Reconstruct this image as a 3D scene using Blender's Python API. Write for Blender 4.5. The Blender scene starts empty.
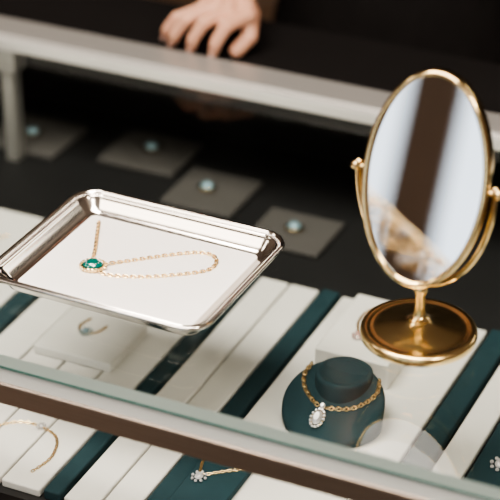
import bpy, bmesh, math, random
from mathutils import Vector, Matrix, Euler
random.seed(3)
S=0.01
def W(p): return Vector((p[0]*S,p[1]*S,1.0+p[2]*S))   # cm relative to counter top -> metres
col=bpy.context.scene.collection
vs=bpy.context.scene.view_settings
for lk in ('AgX - Medium High Contrast','Medium High Contrast'):
    try: vs.look=lk; break
    except Exception: pass

# ---------------------------------------------------------------- materials
def mat(name,color,rough=.5,metal=0,**k):
    m=bpy.data.materials.new(name); m.use_nodes=True
    n=m.node_tree.nodes; b=n['Principled BSDF']
    b.inputs['Base Color'].default_value=(*color,1)
    b.inputs['Roughness'].default_value=rough; b.inputs['Metallic'].default_value=metal
    for a,v in k.items(): b.inputs[a.replace('_',' ')].default_value=v
    return m
def noisy(m,scale=40,amt=.12,bump=0.0,bscale=400,stretch=None):
    nt=m.node_tree; b=nt.nodes['Principled BSDF']
    tc=nt.nodes.new('ShaderNodeTexCoord'); nz=nt.nodes.new('ShaderNodeTexNoise'); nz.inputs['Scale'].default_value=scale
    src=tc.outputs['Object']
    if stretch:
        mp=nt.nodes.new('ShaderNodeMapping'); mp.inputs['Scale'].default_value=stretch
        nt.links.new(src,mp.inputs['Vector']); src=mp.outputs['Vector']
    nt.links.new(src,nz.inputs['Vector'])
    c=b.inputs['Base Color'].default_value[:]
    mx=nt.nodes.new('ShaderNodeMix'); mx.data_type='RGBA'
    mx.inputs['A'].default_value=(c[0]*(1-amt),c[1]*(1-amt),c[2]*(1-amt),1)
    mx.inputs['B'].default_value=(min(1,c[0]*(1+amt)),min(1,c[1]*(1+amt)),min(1,c[2]*(1+amt)),1)
    nt.links.new(nz.outputs['Fac'],mx.inputs['Factor']); nt.links.new(mx.outputs['Result'],b.inputs['Base Color'])
    if bump:
        n2=nt.nodes.new('ShaderNodeTexNoise'); n2.inputs['Scale'].default_value=bscale
        nt.links.new(src,n2.inputs['Vector'])
        bp=nt.nodes.new('ShaderNodeBump'); bp.inputs['Strength'].default_value=bump; bp.inputs['Distance'].default_value=.001
        nt.links.new(n2.outputs['Fac'],bp.inputs['Height']); nt.links.new(bp.outputs['Normal'],b.inputs['Normal'])
    return m
def emis(name,color,s):
    m=bpy.data.materials.new(name); m.use_nodes=True; nt=m.node_tree; nt.nodes.clear()
    e=nt.nodes.new('ShaderNodeEmission'); o=nt.nodes.new('ShaderNodeOutputMaterial')
    e.inputs[0].default_value=(*color,1); e.inputs[1].default_value=s; nt.links.new(e.outputs[0],o.inputs[0]); return m
def glassmat(name,tint,ior=1.5,rough=0.0):
    m=bpy.data.materials.new(name); m.use_nodes=True; nt=m.node_tree; nt.nodes.clear()
    t=nt.nodes.new('ShaderNodeBsdfTransparent'); t.inputs[0].default_value=(*tint,1)
    g=nt.nodes.new('ShaderNodeBsdfGlossy'); g.inputs['Roughness'].default_value=rough
    f=nt.nodes.new('ShaderNodeFresnel')
    # thin-sheet Fresnel: same reflectance from both sides of the sheet
    ge=nt.nodes.new('ShaderNodeNewGeometry'); mr=nt.nodes.new('ShaderNodeMapRange')
    mr.inputs['To Min'].default_value=ior; mr.inputs['To Max'].default_value=1/ior
    nt.links.new(ge.outputs['Backfacing'],mr.inputs['Value']); nt.links.new(mr.outputs['Result'],f.inputs[0])
    mx=nt.nodes.new('ShaderNodeMixShader'); o=nt.nodes.new('ShaderNodeOutputMaterial')
    nt.links.new(f.outputs[0],mx.inputs[0]); nt.links.new(t.outputs[0],mx.inputs[1]); nt.links.new(g.outputs[0],mx.inputs[2])
    nt.links.new(mx.outputs[0],o.inputs[0]); return m
SILVER=mat('silver',(.80,.765,.73),.12,1)
GOLD=mat('polished_gold',(.92,.70,.37),.12,1)
GOLDB=mat('polished_gold_base',(.95,.73,.38),.2,1)
CHAIN=mat('gold_chain',(.90,.69,.40),.27,1)
MIRR=mat('mirror_glass',(.93,.94,.95),.01,1)
WHITE=noisy(mat('cream_leatherette',(.76,.74,.715),.6),30,.03,.15,900)
MATW=noisy(mat('white_suede',(.95,.935,.92),.85),30,.02,.1,1500)
DIMPAD=noisy(mat('dimmed_white_pad',(.075,.07,.068),.8),30,.06)  # white pads, with the dim light at the rear put into their colour
TEAL=noisy(mat('teal_velvet',(.015,.041,.051),.8,0,Specular_IOR_Level=.25),60,.15,.2,1500)
DECK=noisy(mat('deck_dark',(.010,.010,.011),.6),20,.2)
BLACK=noisy(mat('black_laminate',(.006,.005,.005),.7,0,Specular_IOR_Level=.2),20,.2)
BRONZE=noisy(mat('brushed_bronze',(.34,.28,.235),.36,.85),60,.2,0,400,(.4,20,20))
RAILM=noisy(mat('satin_aluminium',(.44,.43,.415),.36,.6),50,.05,0,400,(.4,20,20))
RAILHI=noisy(mat('aluminium_highlight',(.80,.79,.77),.3,.6),50,.05,0,400,(.4,20,20))  # highlight on the rail lip, put into a lighter metal colour
DWOOD=noisy(mat('dark_walnut',(.020,.014,.011),.4),14,.4,.1,60,(1,8,8))
GT=glassmat('case_glass',(.965,.985,.975),1.26)
GE=mat('glass_edge',(.50,.61,.57),.12,0)
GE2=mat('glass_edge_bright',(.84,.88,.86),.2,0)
GD=mat('glass_edge_dark',(.06,.17,.15),.15)
EMER=mat('emerald',(.0,.12,.10),.06,0,Specular_IOR_Level=1.0,Coat_Weight=1.0)
DIA=mat('diamond',(.88,.86,.88),.08,.6)
BLUEST=mat('pale_sapphire',(.25,.38,.45),.08,.3)
PINKST=mat('morganite',(.55,.33,.30),.08,.3)
CLOTH=noisy(mat('black_cloth',(.007,.006,.006),.9,0,Specular_IOR_Level=.15),40,.3,.4,500)
SKIN=noisy(mat('skin',(.56,.305,.21),.5,0,Subsurface_Weight=.1,Subsurface_Scale=.01),60,.06)
NAIL=mat('nail',(.66,.42,.35),.3)
HAIR=noisy(mat('dark_hair',(.025,.015,.01),.45),200,.4)
LIP=mat('lips',(.45,.14,.12),.45); EYEW=mat('eye_white',(.8,.8,.8),.2); EYED=mat('iris',(.05,.03,.02),.1)
SHOE=mat('black_leather',(.012,.011,.011),.3)
WALLD=noisy(mat('wall_dark_paint',(.018,.014,.012),.7),4,.15)
WALLB=noisy(mat('wall_taupe_paint',(.36,.29,.24),.8),4,.08)
CEIL=noisy(mat('ceiling_paint',(.62,.57,.52),.85),4,.04)
FLOORM=noisy(mat('floor_oak',(.16,.10,.065),.35),6,.3,0,400,(1,10,1))
TIMB=noisy(mat('window_timber',(.17,.12,.09),.45),14,.3,0,400,(8,8,1))
DAY=emis('daylight_curtain',(.82,.91,1.0),2.2)
WARM=emis('added_panel_glow',(1,.88,.73),7)  # glow of the added ceiling and wall panels

# ---------------------------------------------------------------- helpers
def empty(name,loc):
    e=bpy.data.objects.new(name,None); e.empty_display_size=.05; e.location=loc; col.objects.link(e); return e
def obj(name,verts,faces,m,parent=None,smooth=True,mats=None):
    me=bpy.data.meshes.new(name); me.from_pydata([tuple(v) for v in verts],[],faces); me.update()
    bm=bmesh.new(); bm.from_mesh(me); bmesh.ops.recalc_face_normals(bm,faces=bm.faces); bm.to_mesh(me); bm.free()
    if smooth: me.polygons.foreach_set('use_smooth',[True]*len(me.polygons))
    o=bpy.data.objects.new(name,me); col.objects.link(o)
    for x in (mats or [m]): me.materials.append(x)
    if parent:
        o.parent=parent; o.matrix_parent_inverse=Matrix.Translation(-parent.location)
    return o
class G:   # geometry accumulator in cm coordinates
    def __init__(s): s.v=[]; s.f=[]; s.mi=[]
    def add(s,v,f,mi=0):
        o=len(s.v); s.v+= [Vector(x) for x in v]; s.f+=[tuple(i+o for i in q) for q in f]; s.mi+=[mi]*len(f)
    def xf(s,M): s.v=[M@x for x in s.v]; return s
    def out(s,name,mats,parent=None,smooth=True,angle=None):
        mats=mats if isinstance(mats,list) else [mats]
        o=obj(name,[W(x) for x in s.v],s.f,None,parent,smooth,mats)
        for p,i in zip(o.data.polygons,s.mi): p.material_index=i
        if angle is not None:
            try: o.data.set_sharp_from_angle(angle=math.radians(angle))
            except Exception: pass
        return o
def box(a,b):
    (x0,y0,z0),(x1,y1,z1)=a,b
    return [(x0,y0,z0),(x1,y0,z0),(x1,y1,z0),(x0,y1,z0),(x0,y0,z1),(x1,y0,z1),(x1,y1,z1),(x0,y1,z1)],[(0,3,2,1),(4,5,6,7),(0,1,5,4),(1,2,6,5),(2,3,7,6),(3,0,4,7)]
def boxo(name,a,b,m,parent=None,bev=0.0,seg=2):
    g=G(); g.add(*box(a,b)); o=g.out(name,m,parent,smooth=False)
    if bev:
        md=o.modifiers.new('Bevel','BEVEL'); md.width=bev*S; md.segments=seg; md.limit_method='ANGLE'
    return o
def lathe(prof,c=(0,0,0),n=48,sx=1,sy=1):
    v=[];f=[];c=Vector(c)
    for r,z in prof:
        for i in range(n):
            a=2*math.pi*i/n; v.append(c+Vector((r*sx*math.cos(a),r*sy*math.sin(a),z)))
    for k in range(len(prof)-1):
        for i in range(n):
            j=(i+1)%n; f.append((k*n+i,k*n+j,(k+1)*n+j,(k+1)*n+i))
    f.append(tuple(range(n))); o=(len(prof)-1)*n; f.append(tuple(range(o,o+n)))
    return v,f
def tube(path,rad,n=12,closed=False,flat=1.0,cap=True,up=None):
    P=[Vector(p) for p in path]; R=list(rad) if hasattr(rad,'__len__') else [rad]*len(P)
    if cap and not closed:
        d0=(P[0]-P[1]).normalized(); d1=(P[-1]-P[-2]).normalized(); r0,r1=R[0],R[-1]
        pre=[(P[0]+d0*r0*math.sin(t),r0*math.cos(t)) for t in (1.45,1.1,.6)]
        post=[(P[-1]+d1*r1*math.sin(t),r1*math.cos(t)) for t in (.6,1.1,1.45)]
        P=[a for a,_ in pre]+P+[a for a,_ in post]; R=[b for _,b in pre]+R+[b for _,b in post]
    N=len(P); T=[]
    for i in range(N):
        a=P[(i-1)%N] if (closed or i>0) else P[i]; b=P[(i+1)%N] if (closed or i<N-1) else P[i]
        T.append((b-a).normalized())
    ref=Vector(up) if up else (Vector((0,0,1)) if abs(T[0].z)<.9 else Vector((1,0,0)))
    nrm=(ref-T[0]*ref.dot(T[0])).normalized(); v=[];f=[]
    for i in range(N):
        nrm=(nrm-T[i]*nrm.dot(T[i])).normalized(); bi=T[i].cross(nrm)
        for k in range(n):
            a=2*math.pi*k/n; v.append(P[i]+nrm*math.cos(a)*R[i]*flat+bi*math.sin(a)*R[i])
    for i in range(N if closed else N-1):
        j=(i+1)%N
        for k in range(n):
            l=(k+1)%n; f.append((i*n+k,i*n+l,j*n+l,j*n+k))
    if not closed: f.append(tuple(range(n))); f.append(tuple(range((N-1)*n,N*n)))
    return v,f
def sph(c,r,nu=16,nv=10,s=(1,1,1)):
    v=[];f=[];c=Vector(c)
    v.append(c+Vector((0,0,r*s[2])))
    for i in range(1,nv):
        t=math.pi*i/nv
        for k in range(nu):
            a=2*math.pi*k/nu; v.append(c+Vector((r*s[0]*math.sin(t)*math.cos(a),r*s[1]*math.sin(t)*math.sin(a),r*s[2]*math.cos(t))))
    v.append(c-Vector((0,0,r*s[2]))); L=len(v)-1
    for k in range(nu):
        l=(k+1)%nu; f.append((0,1+k,1+l)); f.append((L,L-nu+l,L-nu+k))
        for i in range(nv-2): f.append((1+i*nu+k,1+(i+1)*nu+k,1+(i+1)*nu+l,1+i*nu+l))
    return v,f
def catmull(P,step,closed=False):
    P=[Vector(p) for p in P]; n=len(P); dense=[]
    rng=range(n if closed else n-1)
    for i in rng:
        g=lambda k:(P[k%n] if closed else P[max(0,min(n-1,k))])
        a,b,c,d=g(i-1),g(i),g(i+1),g(i+2)
        for q in range(24):
            t=q/24; dense.append(.5*((2*b)+(c-a)*t+(2*a-5*b+4*c-d)*t*t+(3*b-a-3*c+d)*t**3))
    dense.append(P[0] if closed else P[-1])
    out=[dense[0].copy()]; acc=0
    for a,b in zip(dense,dense[1:]):
        L=(b-a).length; 
        while L>1e-9 and acc+L>=step:
            a=a+(b-a)*((step-acc)/L); out.append(a.copy()); L=(b-a).length; acc=0
        acc+=L
    return out
def chain(g,P,link=.42,w=.045,wid=.26,mi=0,up=(0,0,1)):
    pts=catmull(P,link*.72); U=Vector(up)
    for i,(a,b) in enumerate(zip(pts,pts[1:])):
        d=(b-a).normalized(); c=(a+b)/2; s=d.cross(U).normalized(); u=s.cross(d)
        rot=math.radians(28 if i%2 else -28); side=s*math.cos(rot)+u*math.sin(rot)
        path=[c+d*(link/2)*math.cos(t)+side*(wid/2)*math.sin(t) for t in [2*math.pi*k/10 for k in range(10)]]
        g.add(*tube(path,w,5,closed=True,up=d.cross(side)),mi)
def gem(g,c,rx,ry,h,mi,n=16,M=None):
    c=Vector(c); v=[]; prof=[(.55,h),(.85,h*.55),(1,h*.1),(.8,-h*.3)]
    for k,(r,z) in enumerate(prof):
        for i in range(n):
            a=2*math.pi*(i+(k%2)*.5)/n; v.append(Vector((rx*r*math.cos(a),ry*r*math.sin(a),z)))
    f=[tuple(range(n))]
    for k in range(3):
        for i in range(n):
            j=(i+1)%n
            if k%2==0: f+= [(k*n+i,k*n+j,(k+1)*n+i),(k*n+j,(k+1)*n+j,(k+1)*n+i)]
            else: f+= [(k*n+i,(k+1)*n+j,(k+1)*n+i),(k*n+i,k*n+j,(k+1)*n+j)]
    if M: v=[M@x for x in v]
    g.add([c+x for x in v],f,mi)

# ---------------------------------------------------------------- room
def room_box(name,a,b,m):
    v,f=box(a,b); return obj(name,v,f,m,None,False)
X0,X1,Y0,Y1,H=-3.6,3.2,-4.6,2.7,2.85
room_box('floor',(X0-.1,Y0-.1,-.1),(X1+.1,Y1+.1,0),FLOORM)
room_box('ceiling',(X0-.1,Y0-.1,H),(X1+.1,Y1+.1,H+.1),CEIL)
room_box('wall_back',(X0-.1,Y1,0),(X1+.1,Y1+.1,H),WALLD)
room_box('wall_left',(X0-.1,Y0,0),(X0,Y1,H),WALLB)
room_box('wall_right',(X1,Y0,0),(X1+.1,Y1,H),WALLB)
room_box('wall_front',(X0-.1,Y0-.1,0),(X1+.1,Y0,H),WALLB)
room_box('baseboard_back',(X0,Y1-.02,0),(X1,Y1,.12),TIMB)
# tall shop windows in the front wall
xs=[-2.83,-1.69,-.55,.59,1.73]
for i,x in enumerate(xs):
    e=empty('window_%d'%(i+1),(x+.5,Y0+.03,1.4))
    w=1.0
    obj('pane',*box((x+.06,Y0+.005,.85),(x+w-.06,Y0+.02,2.5)),DAY,e,False)
    for nm,a,b in [('jamb_l',(x-.02,Y0,.8),(x+.07,Y0+.07,2.6)),('jamb_r',(x+w-.07,Y0,.8),(x+w+.02,Y0+.07,2.6)),
                   ('head',(x-.02,Y0,2.5),(x+w+.02,Y0+.07,2.6)),('sill',(x-.05,Y0,.80),(x+w+.05,Y0+.14,.88)),('mullion',(x+w/2-.09,Y0,.8),(x+w/2+.09,Y0+.06,2.5))]:
        obj(nm,*box(a,b),TIMB,e,False)

# ---------------------------------------------------------------- unseen pedestal and bead rack, added for gold sparkle in the mirror
ped=empty('added_pedestal',(-.12,-1.1,0))
boxo('plinth',(-33,-122,-100),(9,-96,-93),DECK,ped); boxo('body',(-31,-120,-93),(7,-98,-4),DWOOD,ped,.3); boxo('top',(-33,-122,-4),(9,-96,-2),BRONZE,ped,.3)
g=G()
g.add(*box((-26,-111,-2),(3,-103,-1.2)))
g.add(*tube([(-23,-107,-1.2),(-23,-107,16.2)],.3,12)); g.add(*tube([(0,-107,-1.2),(0,-107,3.6)],.3,12))
g.add(*tube([(-24.5,-107,17),(3.5,-107,1.5)],.35,12))
for k in range(4):
    for i in range(20):
        t=i/19+random.uniform(-.008,.008); x=-23.5+26*t; z=16.2-14.4*t-.5-k*1.0-.4*math.sin(i*1.9+k)
        if z<-.4: continue
        g.add(*sph((x,-106.2+.35*math.sin(k*2.1+i),z),.56,12,8),0 if (i+k)%3 else 1)
g.out('added_bead_rack',[CHAIN,DIA])

# ---------------------------------------------------------------- display counter
CX0,CX1=-95,80
cnt=empty('display_counter',(0,0,0))
FY=-25.5
boxo('cabinet',(CX0,FY+.5,-92),(CX1,50,-17),DWOOD,cnt,.3)
boxo('plinth',(CX0+3,FY+4,-100),(CX1-3,46,-92),DECK,cnt)
boxo('deck',(CX0,FY+.7,-17),(CX1,49,-16),DECK,cnt)
boxo('rear_panel',(CX0,48.5,-16),(CX1,50,-2.2),BLACK,cnt)
boxo('rear_ledge',(CX0,37.0,-2.2),(CX1,50,0),BLACK,cnt,.2)
g=G(); v,f=box((CX0,FY,-1.2),(CX1,31.9,0)); g.add(v,[f[1]],0); g.add(v,[f[0]],0); g.add(v,f[2:],1)
g.out('glass_top',[GT,GE],cnt,False)
boxo('glass_edge_line',(CX0,FY-.03,-1.45),(CX1,FY+.6,-1.2),GD,cnt)
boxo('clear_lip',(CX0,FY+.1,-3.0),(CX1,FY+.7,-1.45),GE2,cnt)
boxo('front_rail',(CX0,FY-.2,-5.2),(CX1,FY+1.0,-3.0),BRONZE,cnt,.15)
g=G(); g.add([(CX0,FY+.5,-17),(CX1,FY+.5,-17),(CX1,FY+.5,-5.2),(CX0,FY+.5,-5.2)],[(0,1,2,3)]); g.out('front_glass',GT,cnt,False)
boxo('rear_rail',(CX0,32.7,-1.2),(CX1,37.0,.45),RAILM,cnt,.15)
boxo('rear_rail_lip',(CX0,31.7,-1.2),(CX1,32.7,.2),RAILHI,cnt,.1)
for i,x in enumerate((-46.5,CX0+1,CX1-1,)):
    boxo('post_%d'%(i+1),(x-.8,32.2,-16),(x+.8,34,-1.2),RAILM,cnt,.1)
    boxo('post_flange_%d'%(i+1),(x-1.3,31.8,-4.2),(x+1.3,34.3,-1.2),RAILM,cnt,.1)
for i,x in enumerate((CX0,CX1-.6)):
    g=G(); g.add([(x,FY+.8,-16),(x,29,-16),(x,29,-1.2),(x,FY+.8,-1.2)],[(0,1,2,3)]); g.out('side_glass_%d'%(i+1),GT,cnt,False)

# pads inside the case
pads=cnt
def pad(x0,x1,y0,y1,z1,m,nm,z0=-16):
    return boxo(nm,(x0,y0,z0),(x1,y1,z1),m,pads,.2,3)
teal=[(-48,-45.5),(-29.5,-27.4),(-9.6,-7.9),(-.4,1.6),(18.5,20.9),(24.6,30),(44,46),(60,62)]
for i,(a,b) in enumerate(teal): pad(a,b,-24,19.3,-14.9,TEAL,'teal_strip_%d'%(i+1))
white=[(-60,-48.2,2),(-45.2,-29.8,3),(-27.1,-9.9,4),(-7.6,-.6,2),(1.9,18.2,1),(21.2,24.3,1),(30.3,43.7,2),(46.3,59.7,2)]
k=0
for a,b,n in white:
    w=(b-a)/n
    for j in range(n):
        k+=1; pad(a+j*w+.12,a+(j+1)*w-.12,-24,19,-15.1,WHITE,'white_pad_%d'%k)
blk=[(5,12.8,4.4,15.8,-12.2),(-22,-13.2,-4.5,3.5,-14.0),(-41,-33,8,17,-13)]
for i,(a,b,c,d,z) in enumerate(blk): pad(a,b,c,d,z,WHITE,'raised_block_%d'%(i+1),-15.05)
pad(1.7,6.6,-23.8,-13.2,-14.3,TEAL,'teal_card',-15.05)
rp=[(-37,-27,36,45),(-25.5,-16.5,30,39),(-13,-4,26,34),(-52,-42,34,43),(-1,7,38,46)]
for i,(a,b,c,d) in enumerate(rp): boxo('rear_pad_%d'%(i+1),(a,c,-15.95),(b,d,-15.3),DIMPAD,pads,.2)
g=G()
for c in [(-32,40.6,-14.8),(-21.5,34.4,-14.8),(-8.5,30,-14.8),(-47,38,-14.8)]:
    gem(g,c,.8,.7,.45,0); g.add(*tube([Vector(c)+Vector((1.0*math.cos(t),.9*math.sin(t),-.1)) for t in [i*math.pi/12 for i in range(24)]],.12,6,closed=True),1)
g.out('gem_brooch',[BLUEST,CHAIN],None,True,30)

# ---------------------------------------------------------------- necklace bust
def bust(name,c,r=5.0,tilt=26,parent=None):
    cx,cy,cz=c
    g=G(); n=48; T=math.radians(tilt); zb=-15.05
    def ring(sc,ly,h,tl):
        out=[]
        for i in range(n):
            a=2*math.pi*i/n; x=r*sc*math.cos(a); y=r*.98*sc*math.sin(a)
            out.append(Vector((cx+x, cy+y*math.cos(tl)-h*math.sin(tl)+ly, cz+y*math.sin(tl)+h*math.cos(tl))))
        return out
    base=[Vector((p.x,p.y,zb)) for p in ring(.96,0,0,T)]
    low=[Vector((p.x,p.y,max(zb+.05,p.z-.45))) for p in ring(1,0,0,T)]
    seq=[base,low,ring(1.0,0,-.1,T),ring(.985,0,.06,T),ring(.93,0,.16,T),ring(.5,0,.22,T)]
    v=[p for R_ in seq for p in R_]; f=[]
    for k in range(len(seq)-1):
        for i in range(n): j=(i+1)%n; f.append((k*n+i,k*n+j,(k+1)*n+j,(k+1)*n+i))
    f.append(tuple(range(n))); o=(len(seq)-1)*n; f.append(tuple(range(o,o+n)))
    g.add(v,f)
    nz=cz+2.0; q=r/5
    g.add(*lathe([(2.95*q,-2.6),(2.8*q,-.5),(2.75*q,-.12),(2.6*q,0),(2.35*q,-.02),(2.2*q,-.22),(1.2*q,-.32),(.1,-.34)],(cx,cy+2.7*q,nz),48))
    g.out(name,TEAL,None,True,50)
    def P(x,y,h=.35): return Vector((cx+x*q,cy+y*q*math.cos(T)-h*math.sin(T),cz+y*q*math.sin(T)+h*math.cos(T)))
    return P,(0,-math.sin(T),math.cos(T))
def drop(g,P,up,x,y,s=1.0):
    M=Matrix.Rotation(math.radians(26),3,'X')
    gem(g,P(x,y,.48),.5*s,.78*s,.42*s,1,12,M)
    for i in range(14):
        a=2*math.pi*i/14; gem(g,P(x+.64*s*math.cos(a),y+.98*s*math.sin(a),.42),.16*s,.16*s,.18*s,1,8,M)
    gem(g,P(x,y+1.4*s,.42),.3*s,.34*s,.25*s,1,8,M)
    g.add(*tube([P(x+.58*s*math.cos(t),y+.88*s*math.sin(t),.33) for t in [i*math.pi/10 for i in range(20)]],.1,6,closed=True),0)
for (c,rr) in [((10.1,-2.9,-12.8),5.0)]:
    P,up=bust('necklace_bust',c,rr); g=G()
    chain(g,[P(-3.5,3.4),P(-3.75,2.2),P(-3.3,.9),P(-2.2,-.2),P(-1.0,-.9)],.5,.07,.36,0,up)
    chain(g,[P(3.5,3.4),P(3.8,2.2),P(3.2,.8),P(1.8,-.4),P(-.5,-.9)],.5,.07,.36,0,up)
    for ln in ([P(-3.5,3.4),P(-3.75,2.2),P(-3.3,.9),P(-2.2,-.2),P(-1.0,-.9)],[P(3.5,3.4),P(3.8,2.2),P(3.2,.8),P(1.8,-.4),P(-.5,-.9)]):
        for p in catmull(ln,.72): g.add(*sph(p+Vector((0,-.02,.08)),.17,8,6),0)
    drop(g,P,up,-.7,-2.2,1.0)
    g.out('diamond_necklace',[CHAIN,DIA],None,True,30)
def flatneck(pts,z,gemc,gmat,s=1.0,link=.4):
    g=G(); chain(g,[(x,y,z) for x,y in pts],link,.05,.26)
    x,y=gemc; gem(g,(x,y,z+.15),.45*s,.55*s,.35*s,1,12)
    for i in range(8):
        a=2*math.pi*i/8; gem(g,(x+.7*s*math.cos(a),y+.8*s*math.sin(a),z+.1),.18*s,.18*s,.18*s,1,6)
    return g.out('pendant_necklace',[CHAIN,gmat],None,True,30)
flatneck([(9.5,14.5),(7.4,13),(7.2,10.5),(8,8.6)],-12.1,(8.2,8),PINKST,.8)
flatneck([(10.2,14.5),(10.6,11),(9.4,9.2),(8.4,8.2)],-12.1,(8.25,7.6),DIA,.5)
flatneck([(-19,2.2),(-19.4,.6),(-18.6,-.6),(-17.2,0),(-16.8,1.6)],-13.9,(-18.2,-.4),BLUEST,.8)
flatneck([(-21,-23),(-20,-19),(-17,-15.5),(-13,-16),(-11.5,-19),(-12,-22)],-15,(-14.8,-15.4),DIA,.6,.5)
flatneck([(27,14),(28.8,8),(28.5,2),(27,-2)],-14.8,(27,-3),DIA,1.2)
flatneck([(-40,14.5),(-39,11),(-36.5,10),(-34.6,12)],-12.9,(-37.6,9.8),DIA,.8)
flatneck([(2.0,-13.5),(2.2,-15.2),(2.8,-16.6),(3.4,-16.4),(4.6,-15.4),(6.2,-14.2)],-14.2,(2.9,-17.2),DIA,.9,.45)

# ---------------------------------------------------------------- silver tray
tray=empty('serving_tray',W((-7.7,-8.1,0)))
def rrect(cx,cy,hw,hd,r,z,n=10):
    out=[]
    for (sx,sy,a0) in [(1,1,0),(-1,1,90),(-1,-1,180),(1,-1,270)]:
        for i in range(n+1):
            a=math.radians(a0+90*i/n)
            out.append(Vector((cx+sx*(hw-r)+r*math.cos(a),cy+sy*(hd-r)+r*math.sin(a),z)))
    return out
HW,HD=9.1,7.2; tc=(-7.6,-8.15)
prof=[(-8.0,.3),(-1,.3),(.05,.3),(.3,.36),(.6,.6),(1.0,1.05),(1.3,1.42),(1.42,1.55),(1.5,1.72),(1.6,1.78),(1.7,1.72),(1.78,1.66),(1.9,1.75),(2.0,1.95),(2.15,2.03),(2.3,1.95),(2.38,1.78),(2.3,1.6),(2.1,1.5),(1.75,1.35),(1.3,.95),(.9,.4),(.7,.08),(.5,0),(-8,0)]
rings=[]
for o_,z in prof:
    if o_<-5: rings.append(rrect(*tc,.8,.6,.3,z))
    else: rings.append(rrect(*tc,HW+o_,HD+o_,max(.25,.7+o_*.8),z))
v=[p for r_ in rings for p in r_]; n=len(rings[0]); f=[]
for k in range(len(rings)-1):
    for i in range(n): j=(i+1)%n; f.append((k*n+i,k*n+j,(k+1)*n+j,(k+1)*n+i))
f.append(tuple(range(n))); f.append(tuple(range((len(rings)-1)*n,len(rings)*n)))
RT=Matrix.Translation((tc[0],tc[1],.02))@Matrix.Rotation(math.radians(-1.2),4,'Z')@Matrix.Translation((-tc[0],-tc[1],0))
g=G(); g.add(v,f); g.xf(RT); g.out('tray_body',SILVER,tray,True,60)
g=G(); ring=rrect(*tc,HW+1.83,HD+1.83,2.2,1.74); pts=catmull(ring,.26,True)
for p in pts: g.add(*sph(p,.1,8,5))
g.xf(RT); g.out('beaded_border',SILVER,tray)
rg=[rrect(*tc,HW-.1,HD-.1,.6,.31),rrect(*tc,HW-.1,HD-.1,.6,.46),rrect(*tc,HW-.2,HD-.2,.55,.5)]
v=[p for r_ in rg for p in r_]; f=[]
for k in range(2):
    for i in range(n): j=(i+1)%n; f.append((k*n+i,k*n+j,(k+1)*n+j,(k+1)*n+i))
f.append(tuple(range(n))); f.append(tuple(range(2*n,3*n)))
g=G(); g.add(v,f); g.xf(RT); g.out('suede_liner',MATW,tray,True,40)

# emerald necklace
g=G(); z=.62
L1=[(-15.1,-2.2,z),(-14.3,-3.9,z),(-13.6,-5.4,z),(-12.9,-6.9,z),(-12.2,-8.6,z+.1)]
L2=[(-10.8,-9.2,z+.1),(-9.2,-7.7,z),(-7.5,-6.2,z),(-5.6,-4.6,z),(-3.8,-3.4,z),(-2.3,-3.3,z),(-1.4,-4.4,z),(-1.6,-6.0,z),(-3.4,-7.6,z),(-5.8,-9.2,z),(-7.8,-10.1,z),(-9.6,-10.6,z),(-10.7,-10.5,z+.1)]
for L in (L1,L2):
    chain(g,L,.50,.07,.34)
    for p in catmull(L,.72): g.add(*sph(p+Vector((0,0,.06)),.15,8,6),0)
pc=Vector((-11.5,-9.9,.8)); ang=math.radians(25); A=Matrix.Rotation(ang,3,'Z'); q=1.15
def pe(t,a,b,z): return pc+A@Vector((q*a*math.cos(t),q*b*math.sin(t),z))
v=[];f=[]; pr=[(1.0,-.25),(1.02,.05),(.9,.12),(.78,.0)]
m_=36
for r_,zz in pr:
    for i in range(m_): v.append(pe(2*math.pi*i/m_,.98*r_,.86*r_,zz))
for k in range(3):
    for i in range(m_): j=(i+1)%m_; f.append((k*m_+i,k*m_+j,(k+1)*m_+j,(k+1)*m_+i))
f.append(tuple(range(m_))); f.append(tuple(range(3*m_,4*m_))); g.add(v,f,0)
for i in range(18):
    g.add(*sph(pe(2*math.pi*i/18,1.0,.9,.02),.17,8,6),0)
gem(g,pc+Vector((0,0,.12)),.84*q,.72*q,.34,1,14,A)
for i in range(12): g.add(*sph(pe(2*math.pi*i/12,.56,.48,.4),.06,6,4),2)
for t in (1.9,.25,-.35): g.add(*tube([pe(t,1.05,.95,0)+Vector((.16*math.cos(a),.16*math.sin(a),.02)) for a in [i*math.pi/5 for i in range(10)]],.06,5,closed=True),0)
g.out('emerald_necklace',[CHAIN,EMER,DIA],None,True,25)

# ---------------------------------------------------------------- vanity mirror
mc=Vector((19.9,-7.4,0.02)); mh=15.7
van=empty('vanity_mirror',W(mc))
g=G(); g.add(*lathe([(.1,0),(4.9,0),(5.15,.12),(5.2,.35),(5.2,.65),(5.12,.88),(4.9,.98),(4.45,.96),(4.3,.9),(3.7,1.05),(3.0,1.2),(2.2,1.34),(1.5,1.5),(1.15,1.62),(.95,1.75),(.95,1.95),(.8,2.05),(.6,2.15),(.5,2.5),(.44,3.2),(.44,4.2),(.52,4.6),(.66,4.8),(.66,5.1),(.48,5.3),(.3,5.5),(.05,5.55)],mc,72))
g.out('base_and_stem',GOLDB,van,True,50)
ax,az=6.15,10.2
path=[mc+Vector((ax*math.cos(t),0,mh+az*math.sin(t))) for t in [math.pi+math.pi*i/60 for i in range(61)]]
g=G(); g.add(*tube(path,.28,12,flat=1.0,up=(0,1,0)))
for s_ in (-1,1):
    c=mc+Vector((s_*ax,0,mh)); g.add(*tube([mc+Vector((s_*5.4,0,mh)),mc+Vector((s_*(ax+.3),0,mh))],.24,12))
    g.add(*sph(c+Vector((s_*.25,0,0)),.45,16,10)); g.add(*sph(c+Vector((0,0,.35)),.34,12,8))
g.out('yoke',GOLD,van)
TL=math.radians(-15); Mx=Matrix.Translation(mc+Vector((0,0,mh)))@Matrix.Rotation(TL,4,'X')
ia,ib=5.05,8.95; n=96
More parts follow.
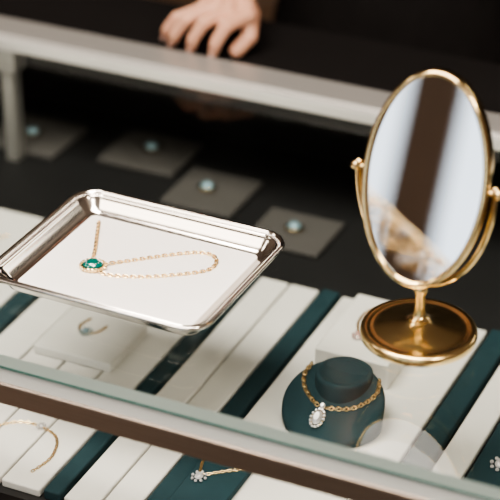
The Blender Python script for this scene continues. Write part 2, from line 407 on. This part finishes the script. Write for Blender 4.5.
prof=[(0,-.3),(.04,-.62),(.2,-.74),(.42,-.7),(.56,-.5),(.6,-.1),(.6,.65),(.48,.9),(0,.95)]
v=[];f=[]
for r_,y in prof:
    for i in range(n):
        t=2*math.pi*i/n; v.append(Vector(((ia+r_)*math.cos(t),y,(ib+r_)*math.sin(t))))
for k in range(len(prof)-1):
    for i in range(n): j=(i+1)%n; f.append((k*n+i,k*n+j,(k+1)*n+j,(k+1)*n+i))
f.append(tuple(range((len(prof)-1)*n,len(prof)*n)))
g=G(); g.add(v,f); g.xf(Mx); g.out('oval_frame',GOLD,van,True,50)
g=G(); g.add([Vector((ia*math.cos(2*math.pi*i/n)*1.01,-.32,ib*math.sin(2*math.pi*i/n)*1.01)) for i in range(n)],[tuple(range(n))]); g.xf(Mx); g.out('mirror_glass',MIRR,van,False)

# ---------------------------------------------------------------- person
per=empty('shop_assistant',(-.12,.69,0))
def remesh(o,vox,it=6,sub=False):
    m=o.modifiers.new('Remesh','REMESH'); m.mode='VOXEL'; m.voxel_size=vox; m.use_smooth_shade=True
    s=o.modifiers.new('Smooth','SMOOTH'); s.factor=.6; s.iterations=it
def hand(name,wrist,fore,mcps,pips,dips,tips,thumb,off=(0,0,0)):
    of=Vector(off); A_=lambda L:[Vector(x)+of for x in L]
    mcps,pips,dips,tips,thumb=map(A_,(mcps,pips,dips,tips,thumb))
    g=G(); w=Vector(wrist)+of; fo=Vector(fore)
    g.add(*tube([fo,fo.lerp(w,.6),w],[2.9,2.6,2.45],20,flat=.75))
    for i,m in enumerate(mcps):
        mid=w.lerp(m,.5)
        g.add(*tube([w.lerp(m,.1),mid,m],[1.5,1.35,1.08-.05*i],14))
        r=[.95,.9,.9,.78][i]
        p,d,t=pips[i],dips[i],tips[i]
        g.add(*tube([m,m.lerp(p,.5),p,p.lerp(d,.5),d,t],[r*1.05,r*.92,r*.95,r*.82,r*.8,r*.66],14))
    g.add(*tube(thumb,[1.5,1.25,1.0,.92,.75][:len(thumb)],14))
    o=g.out(name,SKIN,per); remesh(o,.0017,5)
    g=G()
    for i in range(4):
        d,t=dips[i],tips[i]; ax=(t-d).normalized()
        side=Vector((1,0,0)); nrm=ax.cross(side).normalized()
        if nrm.y>0: nrm=-nrm
        M=Matrix((side,ax,nrm)).transposed()
        g.add([t+nrm*.5+M@x for x in sph((0,0,0),1,10,6,(.42,.55,.16))[0]],sph((0,0,0),1,10,6)[1])
    g.out(name+'_nails',NAIL,per)
hand('hand_right',(-24.2,46,6.4),(-27.6,52.5,8.8),
  [(-20.6,41.6,4.7),(-22.7,40.9,5.1),(-24.8,41.1,4.9),(-26.6,42.1,4.2)],
  [(-21.9,38.6,4.3),(-24.4,38.0,4.5),(-27.0,38.6,4.1),(-29.0,40.1,3.4)],
  [(-22.9,38.0,2.3),(-25.6,37.7,2.4),(-28.3,38.5,2.2),(-30.1,39.9,1.8)],
  [(-23.5,38.6,.75),(-26.4,38.7,.75),(-29.1,39.3,.7),(-30.7,40.6,.65)],
  [(-23.2,44.8,5.6),(-21.0,43.0,4.0),(-20.2,41.2,2.2),(-21.2,39.9,.9)],off=(1.4,-1.0,0))
hand('hand_left',(15,68,-13),(14.7,69,-8),
  [(15.5,64.8,-20),(16,66.7,-20.8),(16,68.6,-20.6),(15.7,70.4,-19.8)],
  [(14.8,64.2,-24),(15.2,66.2,-25.2),(15.2,68.3,-24.8),(15,70.3,-23)],
  [(13.8,64.2,-26),(14,66.2,-27.4),(14,68.3,-27),(13.9,70.3,-25)],
  [(12.8,64.4,-27.4),(12.8,66.3,-28.9),(12.8,68.3,-28.4),(12.8,70.2,-26.3)],
  [(14.6,66.5,-14.5),(13.6,63.8,-17.5),(12.8,62.8,-20.5),(12.2,62.8,-22.8)])
g=G(); px,py=-12,69
def T(p,r,fl=1,up=None,n=20): g.add(*tube(p,r,n,flat=fl,up=up))
T([(px,py,-16),(px,py,-8),(px,py,4),(px,py,16),(px,py,28),(px,py,36)],[14,16.5,14,15,17,14],.68,(0,1,0))
T([(px-15,py,37.5),(px,py,41),(px+15,py,37.5)],[6.2,6.5,6.2],.9)
T([(px,py,40),(px,py-.5,45)],[6.5,5.4])
T([(-29,69,37),(-32,68.5,26),(-34,66,14)],[6.6,5.4,4.7]); T([(-34,66,14),(-30,58.5,11.2),(-26.6,50.6,8.0)],[4.8,4.5,3.7])
T([(5,69,37),(10,70,25),(13.5,70.5,13)],[6.6,5.4,4.7]); T([(13.5,70.5,13),(14.5,69.7,1),(15,68.4,-10.5)],[4.8,4.3,3.5])
for s_ in (-1,1):
    T([(px+s_*8,py,-14),(px+s_*9,py-.5,-32),(px+s_*9.5,py,-54),(px+s_*10,py+1,-72),(px+s_*10,py+1.5,-92)],[9.5,8.8,6.6,6.2,5])
o=g.out('clothes',CLOTH,per); remesh(o,.011,3)
g=G()
for s_ in (-1,1): g.add(*tube([(px+s_*10,py+3,-95.6),(px+s_*10.5,py-6,-96.4),(px+s_*11,py-15,-97.2)],[4.0,4.2,3.2],16,flat=.75,up=(0,0,1)))
g.out('shoes',SHOE,per)
hc=Vector((px,py-2.5,58.5)); Mh=Matrix.Translation(hc)@Matrix.Rotation(math.radians(14),4,'X')
def loc(vf): return [Mh@Vector(x) for x in vf[0]],vf[1]
g=G(); g.add(*loc(sph((0,1,2.2),1,24,16,(7.4,9.2,8.6)))); g.add(*loc(sph((0,-2,-3.5),1,20,12,(6.0,6.4,7.2)))); g.add(*loc(sph((0,-5.2,-8.3),1,14,10,(2.6,2.4,2.2))))
g.add(*loc(tube([(0,-7.9,1.5),(0,-9.4,-2.2),(0,-9.3,-3.0)],[.8,1.2,1.1],12)))
g.add(*loc(tube([(-4.6,-7.0,2.0),(0,-8.1,2.2),(4.6,-7.0,2.0)],[.9,1.0,.9],12)))
g.add(*tube([(px,py-.5,44),(px,py-1,50),(px,py-1.5,54)],[5.6,5.2,5.4],18))
for s_ in (-1,1): g.add(*loc(sph((s_*7.4,1.0,-.8),1,12,10,(.9,1.8,3.1))))
o=g.out('head',SKIN,per); remesh(o,.004,3)
g=G()
for s_ in (-1,1): g.add(*loc(sph((s_*3.1,-6.9,.2),1.15,14,10)),0); g.add(*loc(sph((s_*3.1,-7.75,.1),.5,10,8)),1)
for y_,z_ in ((-8.35,-5.2),(-8.2,-6.0)): g.add(*loc(tube([(-2.3,y_+.9,z_),(0,y_,z_),(2.3,y_+.9,z_)],[.25,.5,.25],10)),2)
for s_ in (-1,1): g.add(*loc(tube([(s_*1.4,-8.4,2.7),(s_*3.2,-8.1,3.2),(s_*5,-6.8,2.7)],[.25,.28,.15],8)),3)
g.out('face_features',[EYEW,EYED,LIP,HAIR],per)
g=G(); g.add(*loc(sph((0,2.6,3.6),1,28,18,(8.3,9.0,8.8)))); g.add(*loc(sph((0,9.5,-3.5),1,20,12,(5,4.2,5))))
g.add(*loc(tube([(-6.4,-3.5,7),(-7.7,1.5,1.5),(-6.5,6,-3)],[1.6,1.9,2.6],12))); g.add(*loc(tube([(6.4,-3.5,7),(7.7,1.5,1.5),(6.5,6,-3)],[1.6,1.9,2.6],12)))
o=g.out('hair',HAIR,per); remesh(o,.006,3)

# ---------------------------------------------------------------- lights
def area(name,loc,target,sx,sy,e,c):
    l=bpy.data.lights.new(name,'AREA'); l.shape='RECTANGLE'; l.size=sx; l.size_y=sy; l.energy=e; l.color=c
    o=bpy.data.objects.new(name,l); col.objects.link(o); o.location=loc
    o.rotation_euler=(Vector(target)-Vector(loc)).to_track_quat('-Z','Y').to_euler(); return o
area('ceiling_panel_light',(-.1,-.45,2.72),(-.05,-.15,1),1.5,.8,84,(1,.89,.78))
boxo('ceiling_light_housing',(-88,-90,177),(68,0,184.8),RAILM,None,.3)
area('track_light',(1.6,-.9,2.6),(.1,-.1,1),.35,.35,24,(1,.87,.72))
boxo('track_light_housing',(150,-100,165),(176,-80,184.8),RAILM,None,.3)
sp=bpy.data.lights.new('added_bead_spot','SPOT'); sp.energy=55; sp.color=(1,.82,.6); sp.spot_size=math.radians(24); sp.shadow_soft_size=.04  # spot added to brighten the beads reflected in the mirror
so=bpy.data.objects.new('added_bead_spot',sp); col.objects.link(so); so.location=(-.5,-.62,2.6)
so.rotation_euler=(Vector((-.10,-1.07,1.08))-Vector(so.location)).to_track_quat('-Z','Y').to_euler()
for i,(x,y) in enumerate([(-2.4,-.8),(-2.4,-2.6),(-.8,-2.6),(.8,-2.6),(2.2,-1.0),(-1.05,-1.45)]):  # glowing panels added to give the silver tray bright reflections
    e=empty('added_ceiling_glow' if i==0 else 'added_ceiling_glow.%03d'%i,(x,y,H-.03))
    obj('frame',*box((x-.35,y-.35,H-.04),(x+.35,y+.35,H-.001)),RAILM,e,False)
    obj('diffuser',*box((x-.31,y-.31,H-.05),(x+.31,y+.31,H-.041)),WARM,e,False)
e=empty('added_wall_glow',(1.7,Y1-.06,2.3))  # glowing panel added to brighten the tray's left inner wall
obj('housing',*box((1.1,Y1-.06,2.2),(2.4,Y1,2.45)),RAILM,e,False)
obj('diffuser',*box((1.12,Y1-.08,2.22),(2.38,Y1-.061,2.43)),WARM,e,False)
w=bpy.data.worlds.new('World'); bpy.context.scene.world=w; w.use_nodes=True
w.node_tree.nodes['Background'].inputs[0].default_value=(.5,.55,.6,1); w.node_tree.nodes['Background'].inputs[1].default_value=.3

# ---------------------------------------------------------------- camera
cam=bpy.data.cameras.new('camera'); co=bpy.data.objects.new('camera',cam); col.objects.link(co)
co.location=(.694,-1.488,1.956); co.rotation_euler=(math.radians(59.8),0,math.radians(25))
cam.lens=144; cam.sensor_width=36; cam.clip_start=.05
cam.dof.use_dof=True; cam.dof.focus_distance=1.85; cam.dof.aperture_fstop=3.8
bpy.context.scene.camera=co
